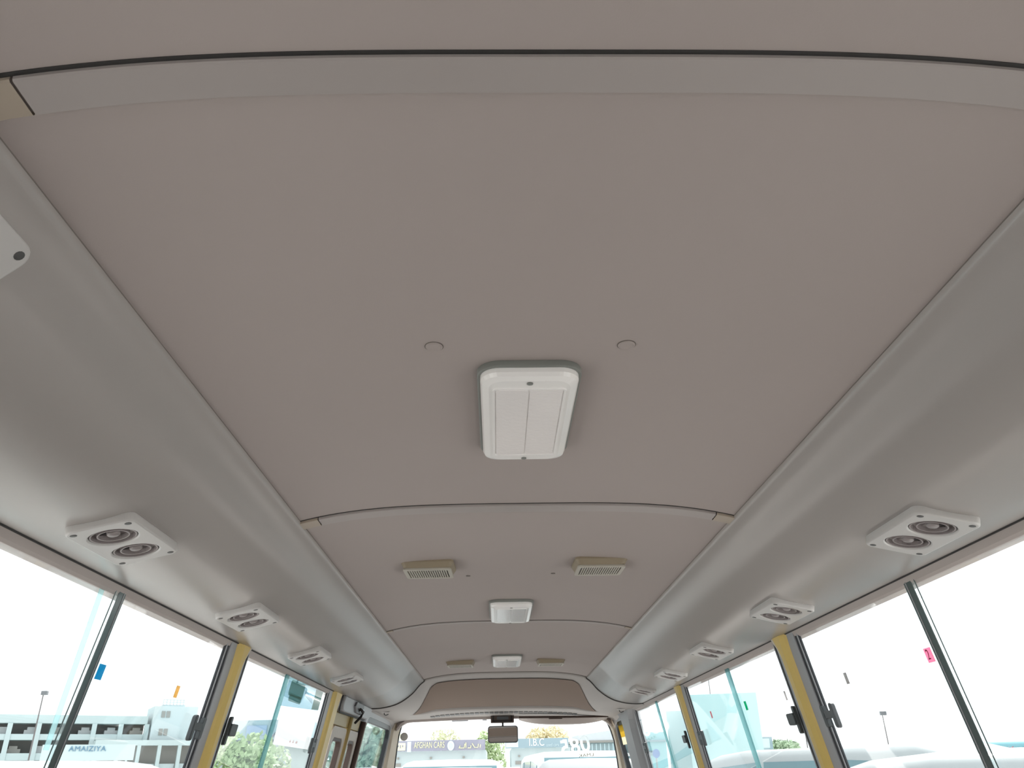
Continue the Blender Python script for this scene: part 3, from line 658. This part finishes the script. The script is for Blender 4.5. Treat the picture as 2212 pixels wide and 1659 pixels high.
# ------------------------------------------------------------ OUTSIDE
m_ground = mat('asphalt', (.60, .58, .56), .9, vary=.1, vscale=.2)
tag(MB().box((-600, -200, GZ-.1), (600, 900, GZ)).build('ground', m_ground), kind='structure')
m_vwhite = mat('van_white', (0.3608, 0.3936, 0.4002), .3, coat=.3); m_vcyan = mat('van_pale', (0.451, 0.6068, 0.6232), .3, coat=.3)
m_vglass = mat('van_glass', (0.105, 0.2165, 0.2493), .08, spec=.8); m_tyre = mat('tyre', (.03, .03, .03), .8); m_vdark = mat('van_trim', (.12, .13, .14), .5)
m_vblue = mat('car_blue', (0.1804, 0.41, 0.4592), .3, coat=.3)
def vehicle(name, x, y, ang, L, W_, H, m, label, kind='van', group='parked vehicles outside', rack=False):
    """length along local x (front at +x); ang in degrees"""
    t = empty(name, (x, y, GZ)); 
    if kind == 'van': st = [(0, .88, .0), (.02, .96, .0), (.10, 1.0, 0), (.62, 1.0, 0), (.72, .98, 0), (.80, .93, 0), (.93, .58, 0), (.99, .46, 0), (1.0, .34, 0)]
    elif kind == 'bus': st = [(0, .92, .0), (.015, .98, .0), (.10, 1.0, 0), (.62, 1.0, 0), (.90, .99, 0), (.955, .95, 0), (.99, .55, 0), (1.0, .34, 0)]
    else: st = [(0, .52, 0), (.03, .60, 0), (.10, .93, 0), (.2, .985, 0), (.5, 1.0, 0), (.58, .97, 0), (.74, .64, 0), (.95, .56, 0), (1.0, .40, 0)]
    def top(u):
        for (a, ha, _), (b, hb, _) in zip(st, st[1:]):
            if u <= b: return H*(ha + (hb-ha)*(u-a)/(b-a))
        return H*st[-1][1]
    belt = H*.50; rings = []
    us = sorted(set([a for a, _, _ in st] + [i/24 for i in range(25)]))
    for u in us:
        tp = top(u); e = 1 - .10*(abs(2*u-1)**8); hw = W_/2*e
        bl = min(belt, tp*.9); rf_ = hw*(1 - .13*max(0, (tp-bl)/H*1.9))
        X = (u-.5)*L
        r = [(X, -hw, .28), (X, -hw, bl*.6), (X, -hw, bl), (X, -rf_, tp-.13), (X, -rf_+.07, tp-.045), (X, -rf_+.2, tp-.012), (X, 0, tp)]
        rings.append([Vector(p) for p in r] + [Vector((p[0], -p[1], p[2])) for p in reversed(r[:-1])])
    R = Matrix.Rotation(math.radians(ang), 4, 'Z')
    t.matrix_world = Matrix.Translation((x, y, GZ)) @ R
    def side(u, f, s):
        tp = top(u); e = 1 - .10*(abs(2*u-1)**8); hw = W_/2*e; bl = min(belt, tp*.9); rf_ = hw*(1 - .13*max(0, (tp-bl)/H*1.9))
        a = Vector(((u-.5)*L, s*hw, bl)); b = Vector(((u-.5)*L, s*rf_, tp-.13)); return a.lerp(b, f) + Vector((0, s*.012, 0))
    MB().loft(rings).build('body', m, t, smooth=True)
    wins_ = {'van': ((.06, .28), (.30, .53), (.55, .74)), 'bus': ((.04, .2), (.22, .38), (.40, .56), (.58, .74), (.76, .90)), 'car': ((.14, .26), (.28, .44), (.46, .60))}[kind]
    for a, b in wins_:
        for s in (-1, 1):
            q = [side(a, .1, s), side(b, .1, s), side(b, .97, s), side(a, .97, s)]
            if b == wins_[-1][1] and kind != 'bus': q[1] = side(b+.05, .1, s)
            MB().loft([q, [p + Vector((0, -s*.02, 0)) for p in q]]).build('side_window', m_vglass, t)
    def topq(u0, u1, k):
        r = []
        for u, sg in ((u0, -1), (u0, 1), (u1, 1), (u1, -1)):
            r.append(Vector(((u-.5)*L, sg*W_/2*k, top(u)+.012)))
        return r
    u0, u1 = {'van': (.775, .915), 'bus': (.945, .986), 'car': (.575, .73)}[kind]
    q = topq(u0, u1, .78); q[2].y *= 1.08; q[3].y *= 1.08
    MB().loft([q, [p - Vector((-.0, 0, .03)) for p in q]]).build('windshield', m_vglass, t)
    zb_, zt_ = H*.56, H*.93
    MB().box((-.5*L-.012, -W_*.36, zb_), (-.5*L+.02, W_*.36, zt_ if kind != 'car' else zb_+.02)).build('rear_window', m_vglass, t)
    for a in (.18, .80):
        for s in (-1, 1):
            c = Vector(((a-.5)*L, s*(W_/2-.10), .33)); MB().tube([c-Vector((0, .11, 0)), c+Vector((0, .11, 0))], .33, 16).build('wheel', m_tyre, t)
    MB().box((.5*L-.12, -W_*.44, .35), (.5*L+.05, W_*.44, .58)).build('bumper', m_vdark, t, bevel=.03)
    for s in (-1, 1): MB().box((.30*L-.05, s*(W_/2+.05)-.07, H*.52), (.30*L+.05, s*(W_/2+.05)+.07, H*.62)).build('wing_mirror', m_vdark, t, bevel=.02)
    if rack:
        for u in (.2, .35, .5, .65): MB().box(((u-.5)*L-.02, -W_*.4, H+.0), ((u-.5)*L+.02, W_*.4, H+.05)).build('roof_bar', m_vdark, t)
    tag(t, label, 'van' if kind == 'van' else ('bus' if kind == 'bus' else 'car'), group)
    return t
# left side
vehicle('parked_van', -6.1, 7.4, 62, 4.9, 1.9, 2.33, m_vcyan, 'pale van with dark side windows at the lower left of the left window')
vehicle('parked_van', -6.35, 12.6, 55, 4.9, 1.9, 2.38, m_vwhite, 'white van with rounded roof right of the chrome bar, left window')
vehicle('parked_car', -8.0, 24.0, 20, 4.6, 1.8, 2.25, m_vwhite, 'white estate car seen low through the left middle window', 'car')
vehicle('parked_van', -6.0, 27.5, -10, 4.9, 1.9, 2.35, m_vblue, 'blue grey van low in the left middle window beside the tree')
vehicle('parked_van', -5.6, 19.5, 8, 4.8, 1.85, 2.22, m_vwhite, 'white van low in the front of the left middle window')
# front
vehicle('parked_van', -3.15, 23.6, 90-4, 4.8, 1.9, 2.30, m_vwhite, 'white van facing away at the left of the windshield')
vehicle('parked_van', -.85, 16.0, -90, 4.8, 2.0, 2.34, m_vwhite, 'white van with dark windscreen below the mirror')
vehicle('parked_van', 1.5, 17.0, -86, 4.9, 2.1, 2.46, m_vwhite, 'big white van filling the lower right of the windshield')
vehicle('parked_car', .75, 22.0, 80, 4.6, 1.9, 2.25, m_vblue, 'blue grey car between the two white vans ahead', 'car')
# right side
vehicle('parked_van', 4.2, 11.6, 120, 5.0, 1.9, 2.33, m_vwhite, 'long white van with teal windows behind the right middle window')
vehicle('parked_van', 3.9, 6.5, 150, 4.6, 1.9, 2.19, m_vwhite, 'nearest white van, roof just above the right window bottom')
vehicle('parked_van', 7.9, 16.6, 170, 4.9, 1.9, 2.36, m_vwhite, 'white van behind the right near pillar')
vehicle('parked_truck', 12.2, 22.6, 175, 4.6, 2.0, 2.62, m_vblue, 'blue green pickup cab left of the thin lamp pole, right window')
vehicle('parked_van', 12.9, 14.4, 178, 4.9, 1.9, 2.30, m_vwhite, 'white van with blue windows near the right chrome bar')
vehicle('parked_bus', 15.5, 19.0, 172, 6.6, 2.1, 2.72, m_vwhite, 'white minibus seen behind the right chrome bar', 'bus')
vehicle('parked_van', 13.4, 11.2, 165, 4.9, 1.9, 2.2, m_vwhite, 'white van at the far lower right of the photo')

# multi storey car park, left
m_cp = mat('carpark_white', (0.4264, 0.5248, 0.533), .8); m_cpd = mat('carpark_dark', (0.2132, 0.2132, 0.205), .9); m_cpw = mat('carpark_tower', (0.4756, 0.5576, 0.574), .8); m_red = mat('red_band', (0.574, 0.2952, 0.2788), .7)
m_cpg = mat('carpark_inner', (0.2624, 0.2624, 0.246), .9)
A = Vector((-150, 143)); B = Vector((-75.0, 185.4)); dv = (B-A).normalized(); nv = Vector((-dv.y, dv.x))
cp = empty('parking_building', (A.x, A.y, GZ)); tag(cp, 'white multi-storey parking building with open decks far to the left', 'building')
mxc = Matrix(((dv.x, nv.x, 0, A.x), (dv.y, nv.y, 0, A.y), (0, 0, 1, GZ), (0, 0, 0, 1))); cp.matrix_world = mxc
LB = (B-A).length
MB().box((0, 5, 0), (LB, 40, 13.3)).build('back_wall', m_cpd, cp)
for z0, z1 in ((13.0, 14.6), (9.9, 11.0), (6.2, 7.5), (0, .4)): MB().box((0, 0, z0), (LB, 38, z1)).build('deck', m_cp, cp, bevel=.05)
k = 0
for i in range(18):
    x = LB*i/17.0; MB().box((x-.45, -.2, 0), (x+.45, .6, 13.0)).build('column', m_cp, cp)
for i in range(34):
    x = 2 + LB*i/34*.97; zz = 11.0 if i % 2 else 7.5
    vv = MB(); vv.box((x, 1.5, zz), (x+2.6, 4, zz+.8)); vv.box((x+.5, 1.6, zz+.8), (x+2.0, 3.9, zz+1.35)); vv.build('deck_car', m_vwhite if i % 3 else m_cpg, cp)
for i in range(5):
    if i != 0: MB().box((LB-26-i*14, -.6, 8.3-.2), (LB-26-i*14+12.5, -.25, 9.2)).build('red_panel', m_red, cp)
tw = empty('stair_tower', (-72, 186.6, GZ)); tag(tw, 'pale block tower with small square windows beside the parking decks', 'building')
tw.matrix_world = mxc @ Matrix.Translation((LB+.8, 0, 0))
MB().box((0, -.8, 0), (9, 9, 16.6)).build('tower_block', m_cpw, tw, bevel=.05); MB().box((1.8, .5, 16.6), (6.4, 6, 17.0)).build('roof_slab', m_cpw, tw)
for zz in (10.8, 14.3):
    for xx in (1.6, 2.6): MB().box((xx, -.95, zz), (xx+.75, -.8, zz+1.3)).build('tower_window', m_cpg, tw)
for i in range(7):
    MB().tube([(1.8+.7*i, .5, 17.0), (1.8+.7*i, .5, 18.1)], .09, 6).build('railing_post', m_cpw, tw)
MB().tube([(1.8, .5, 18.0), (6.2, .5, 18.0)], .09, 6).build('railing', m_cpw, tw); MB().tube([(1.8, .5, 17.5), (6.2, .5, 17.5)], .07, 6).build('railing', m_cpw, tw)
an = empty('annex_hall', mw=mxc @ Matrix.Translation((LB-10, -8, 0))); tag(an, 'low pale annex with columns in front of the parking building', 'building')
MB().box((0, 0, 8.6), (24, 6, 9.6)).build('annex_roof', m_cp, an); MB().box((0, 3, 0), (24, 6, 8.6)).build('annex_wall', m_cpg, an)
for i in range(7): MB().box((i*3.9, -.1, 0), (i*3.9+.7, .7, 8.6)).build('column', m_cp, an)
for i in range(6): MB().box((i*3.9+.8, 1, 0), (i*3.9+3.8, 1.5, 5.2)).build('shutter', m_cpw, an)
# name board on the left
sb = empty('name_board', mw=Matrix.Translation((-25.4, 54.5, 2.9)) @ Matrix.Rotation(math.atan2(.95, 2.1), 4, 'Z')); tag(sb, 'pale board with blue capital letters beyond the left vans', 'sign')
m_blueink = mat('blue_ink', (0.0984, 0.2296, 0.3444), .6)
MB().box((-2.6, 0, -.35), (2.6, .12, .55)).build('board', mat('board_pale', (0.492, 0.6068, 0.6232), .7), sb)
tx = text('letters', 'AMAIZIYA', .42, m_blueink, Matrix.Rotation(math.radians(90), 4, 'X'), sb, ext=.02, sx=1.05); tx.location = (-.1, -.04, .30)
for x in (-2.2, 2.2): MB().box((x-.06, .02, GZ-2.9), (x+.06, .1, -.35)).build('post', m_cpw, sb)
# poles
def pole(x, y, h, label, r=.06, head=True):
    t = empty('lamp_post', (x, y, GZ)); MB().tube([(0, 0, 0), (0, 0, h)], [r, r*.6], 8).build('mast', mat('mast', (0.1312, 0.123, 0.123), .6), t)
    if head: MB().box((-.12, -.12, h-.1), (.25, .12, h+.14)).build('lamp_head', m_vdark, t, bevel=.03)
    tag(t, label, 'lamp post')
pole(-28.2, 53.0, 7.1, 'thin tall lamp post seen through the near left window', .06)
pole(24.7, 54.6, 5.1, 'slim grey lamp post above the vans in the right window', .05)
pole(20.2, 56.5, 5.2, 'short thin post just left of the near right pillar', .05, False)
pole(17.6, 69.8, 9.83, 'very thin mast above the pale cyan building', .04, False)
# blue grey building and trees, left middle window
bb = empty('office_building', (-25, 87, GZ)); tag(bb, 'blue grey flat building behind the tree, left middle window', 'building')
m_bb = mat('office_blue', (0.2788, 0.3903, 0.4321), .7)
MB().box((-1.6, 0, 5.6), (5.5, 6, 7.4)).build('upper_storey', m_bb, bb); MB().box((-4, 1, 0), (6, 6, 5.6)).build('lower_storey', mat('office_grey', (0.41, 0.492, 0.492), .7), bb)
MB().box((-5, -.4, 4.9), (6.5, 1, 5.2)).build('canopy', m_vwhite, bb)
MB().box((-.2, -.1, 6.0), (1.8, 0, 6.9)).build('sign_panel', mat('office_sign', (0.2296, 0.3444, 0.492), .6), bb)
for i in range(3): MB().tube([(2.4+i*.5, -.15, 5.7+.3*i), (3.2+i*.5, -.15, 6.9)], .07, 6).build('sign_stroke', mat('stroke_dark', (.12, .11, .14), .6), bb)
def tree(x, y, cz, rx, rz, label, col=(.13, .20, .09), n=2200, leaf=.15, name='tree'):
    t = empty(name, (x, y, GZ)); m_leaf = mat('leaf_%d' % int(x*10), tuple(min(1, c*1.9+.05) for c in col), .8, vary=.25, vscale=1.5)
    mb = MB(); rnd = random.Random(int(x*31+y))
    cl = [(Vector((rnd.uniform(-.55, .55)*rx, rnd.uniform(-.4, .4)*rx, rnd.uniform(-.55, .55)*rz)), rnd.uniform(.45, .7)) for _ in range(9)]
    for i in range(n):
        c, k = cl[i % 9]; d = Vector((rnd.gauss(0, 1), rnd.gauss(0, 1), rnd.gauss(0, 1))).normalized()*rnd.uniform(.6, 1)**.5
        p = Vector((c.x + d.x*rx*k, c.y + d.y*rx*k, cz - GZ + c.z + d.z*rz*k))
        a = Vector((rnd.gauss(0, 1), rnd.gauss(0, 1), rnd.gauss(0, 1))).normalized()*leaf; b = a.orthogonal().normalized()*leaf*.6
        mb.add([p-a, p+b, p+a, p-b], [(0, 1, 2, 3)])
    f = mb.build('foliage', m_leaf, t); f['kind'] = 'stuff'
    MB().tube([(0, 0, 0), (.05*rx, 0, (cz-GZ)*.6), (0, 0, cz-GZ)], [.16, .12, .06], 8).build('trunk', mat('bark', (.14, .11, .08), .9), t)
    tag(t, label, 'tree')
tree(-9.75, 33.6, 1.75, 1.1, 1.25, 'rounded green tree in the left middle window', (.17, .24, .12), 1800, .14)
tree(-12.6, 48, 2.0, 1.2, 1.4, 'wide pale shrub tree right of the blue grey building', (.22, .27, .18))
tree(-5.0, 30, 2.2, 1.3, 1.3, 'tree seen through the left front side window', (.16, .24, .18))
tree(-4.6, 75, 3.6, 1.2, 1.2, 'small bare-topped tree over the left shop sign', (.28, .29, .20), 700)
tree(-9.0, 74, 3.4, 1.0, 1.1, 'faint thin tree at the far left behind the shop sign', (.32, .33, .26), 300)
tree(-.7, 70, 2.6, 1.3, 2.2, 'tall green tree behind the interior mirror', (.22, .27, .15), 1800)
tree(4.3, 79.8, 4.0, 2.0, 1.5, 'yellowish tree above the blue sign with letters', (.32, .29, .19), 2600, .15)
tree(37.5, 114, 3.2, 3.4, 1.6, 'dark green clump left of the near right pillar', (.14, .20, .12), 1500, .4)
# shops ahead
def sgn(name, x0, x1, y0, y1, z0, z1, m, label, bl_name='shop_sign'):
    ang = math.atan2(y1-y0, x1-x0); L = math.hypot(x1-x0, y1-y0)
    t = empty(name, mw=Matrix.Translation((x0, y0, z0)) @ Matrix.Rotation(ang, 4, 'Z'))
    MB().box((0, 0, 0), (L, .2, z1-z0)).build('sign_board', m, t, bevel=.01); tag(t, label, 'sign'); return t, L, z1-z0
RX = Matrix.Rotation(math.radians(90), 4, 'X')
def stext(t, body, x, z, size, m, sx=1):
    o = text('lettering', body, size, m, Matrix.Translation((x, -.02, z)) @ RX, t, ext=.015, sx=sx); return o
m_purple = mat('sign_purple', (0.2624, 0.2706, 0.3444), .6); m_yel = mat('letter_yellow', (0.697, 0.7052, 0.451), .6); m_wh = mat('letter_white', (.88, .92, .93), .6)
m_blu = mat('sign_blue', (0.246, 0.3444, 0.3936), .6); m_cyan = mat('roundel_cyan', (0.5412, 0.6724, 0.7216), .6)
t, L, h = sgn('shop_sign', -7.25, -.9, 60, 60, 2.84, 3.50, m_purple, 'dark purple shop sign with yellow capitals above the left shop')
MB().box((.05, -.03, .06), (.85, 0, .52)).build('yellow_panel', mat('panel_yellow', (.80, .82, .50), .6), t)
for i in range(4): MB().box((.18+.15*i, -.05, .20+.06*(i % 2)), (.26+.15*i, -.03, .40)).build('small_mark', m_purple, t)
MB().box((.98, -.03, -.05), (1.25, 0, .60)).build('blue_panel', m_cyan, t)
stext(t, 'AFGHAN CARS', 2.5, .35, .56, m_yel, .535)
o = MB().loft([[Vector((3.98+.24*a, -.06, .30+.31*b)) for a, b in circ(1, 24)], [Vector((3.98+.24*a, -.01, .30+.31*b)) for a, b in circ(1, 24)]]).build('roundel', m_cyan, t)
MB().loft([[Vector((3.98+.13*a, -.08, .30+.17*b)) for a, b in circ(1, 24)], [Vector((3.98+.13*a, -.05, .30+.17*b)) for a, b in circ(1, 24)]]).build('roundel_centre', mat('roundel_mid', (.48, .68, .74), .6), t)
# script lettering on the right of the sign, as joined strokes
for pts in ([(4.55, .12), (4.62, .30), (4.62, .14), (4.9, .14), (4.95, .40)], [(5.02, .14), (5.02, .48)], [(5.15, .14), (5.35, .14), (5.37, .30)], [(5.45, .42), (5.62, .16), (5.85, .16), (5.88, .38)], [(6.0, .14), (6.02, .34)]):
    MB().tube([(x, -.04, z) for x, z in pts], .035, 6).build('script_stroke', m_yel, t)
t, L, h = sgn('shop_sign', .5, 4.86, 60, 60, 2.90, 3.50, m_blu, 'blue shop sign with large white I.B.C letters, right of the mirror')
stext(t, 'I.B.C', 2.15, .33, .66, m_wh, .80); stext(t, 'used cars', 3.25, .17, .30, m_cyan, .72)
MB().box((.03, -.03, .06), (.88, 0, .50)).build('pale_panel', m_cyan, t)
MB().tube([(.15, -.05, .25), (.4, -.05, .20), (.75, -.05, .22)], .04, 6).build('script_stroke', m_wh, t)
MB().box((3.95, -.03, .25), (4.25, 0, .5)).build('pale_panel', m_cyan, t)
m_shop = mat('shop_wall', (0.433, 0.5117, 0.5248), .8)
for nm, x0, x1, z1, lab in (('shop_building', -7.6, -.85, 2.84, 'pale single storey shop under the purple sign'), ('shop_building', .9, 5.0, 2.9, 'white shop building under the blue sign')):
    t = empty(nm, (x0, 60.3, GZ)); MB().box((0, 0, 0), (x1-x0, 8, z1-GZ)).build('wall', m_shop, t)
    n_ = 6
    for i in range(n_):
        xx = (x1-x0)*(i+.4)/n_; MB().box((xx, -.06, 2.65), (xx+.45, 0, 2.85)).build('window', m_cpg, t)
        if i % 2 == 0: MB().box((xx+.2, -.3, 3.1), (xx+.32, 0, 3.22)).build('wall_lamp', m_cpg, t)
    tag(t, lab, 'building')
t = empty('corner_building', (5.3, 62, GZ)); tag(t, 'pale corrugated building behind the windshield number', 'building')
m_cor = mat('corrugated', (0.2644, 0.3457, 0.366), .7); MB().box((0, 0, 0), (5, 8, 3.95)).build('wall', m_cor, t); MB().box((-.1, -.2, 3.95), (5.1, 8, 4.1)).build('roof_edge', m_cpg, t)
MB().loft([[Vector((0, -.1, 4.1)), Vector((4, -.1, 4.1)), Vector((4, -.1, 4.9)), Vector((0, -.1, 4.4))], [Vector((0, .1, 4.1)), Vector((4, .1, 4.1)), Vector((4, .1, 4.9)), Vector((0, .1, 4.4))]]).build('roof_gable', mat('gable', (0.525, 0.57, 0.6), .7), t)
for i in range(16): MB().box((.15+.3*i, -.05, .2), (.25+.3*i, 0, 3.9)).build('rib', mat('rib_white', (.42, .54, .57), .7) if i == 0 else bpy.data.materials['rib_white'], t)
# right: cyan building etc
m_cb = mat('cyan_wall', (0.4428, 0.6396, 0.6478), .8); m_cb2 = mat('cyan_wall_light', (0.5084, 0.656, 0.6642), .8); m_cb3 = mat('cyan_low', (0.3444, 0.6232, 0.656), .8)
t = empty('warehouse', mw=Matrix.Translation((13.0, 58.6, GZ)) @ Matrix.Rotation(math.atan2(-1.2, 4.7), 4, 'Z')); tag(t, 'large pale cyan block building in the right middle window', 'building')
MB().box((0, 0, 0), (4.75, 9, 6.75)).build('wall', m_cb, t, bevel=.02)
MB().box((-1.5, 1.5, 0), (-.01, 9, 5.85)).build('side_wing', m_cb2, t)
MB().box((.9, -.05, 2.3), (4.6, 0, 2.42)).build('ledge', m_cpg, t)
t = empty('low_building', (9.6, 59, GZ)); tag(t, 'low turquoise building beside the grey front pillar', 'building')
MB().box((0, 0, 0), (1.85, 2.8, 4.45)).build('wall', m_cb3, t); MB().box((-.2, -.2, 3.85), (1.88, 0, 3.95)).build('ledge', m_bb, t); MB().box((.3, -.1, 3.0), (1.3, 0, 3.3)).build('window', m_bb, t)
t = empty('round_sign', (5.33, 29.5, 1.86)); tag(t, 'blue round sign seen right of the grey front pillar', 'sign')
MB().loft([[Vector((.12*a, 0, .14*b)) for a, b in circ(1, 24)], [Vector((.12*a, .03, .14*b)) for a, b in circ(1, 24)]]).build('disc', mat('disc_blue', (.16, .26, .52), .6), t)
MB().tube([(0, .05, GZ-1.86), (0, .05, 0)], .03, 8).build('post', m_vwhite, t)
t = empty('billboard', (25.9, 86.2, GZ)); tag(t, 'framed billboard right of the pale cyan building', 'billboard')
MB().box((-.2, 0, 3.2), (1.5, .3, 4.9)).build('frame', m_bb, t); MB().box((-.1, -.05, 3.9), (1.2, 0, 4.75)).build('panel', m_cb2, t); MB().box((.1, -.05, 3.3), (1.3, 0, 3.7)).build('panel', m_cb2, t)
for x in (.1, 1.2): MB().box((x, .1, 0), (x+.12, .2, 3.2)).build('post', m_bb, t)
t = empty('red_flag', (10.15, 17.2, GZ)); tag(t, 'small red flag above the vans at the far right', 'flag')
MB().tube([(0, 0, 0), (0, 0, 2.40)], .006, 6).build('flag_pole', m_vwhite, t)
MB().loft([[Vector((.0, 0, 2.28)), Vector((.06, .02, 2.30)), Vector((.10, 0, 2.40)), Vector((.04, 0, 2.37))], [Vector((.0, .01, 2.28)), Vector((.06, .03, 2.30)), Vector((.10, .01, 2.40)), Vector((.04, .01, 2.37))]]).build('flag_cloth', mat('flag_red', (.35, .06, .08), .7), t)
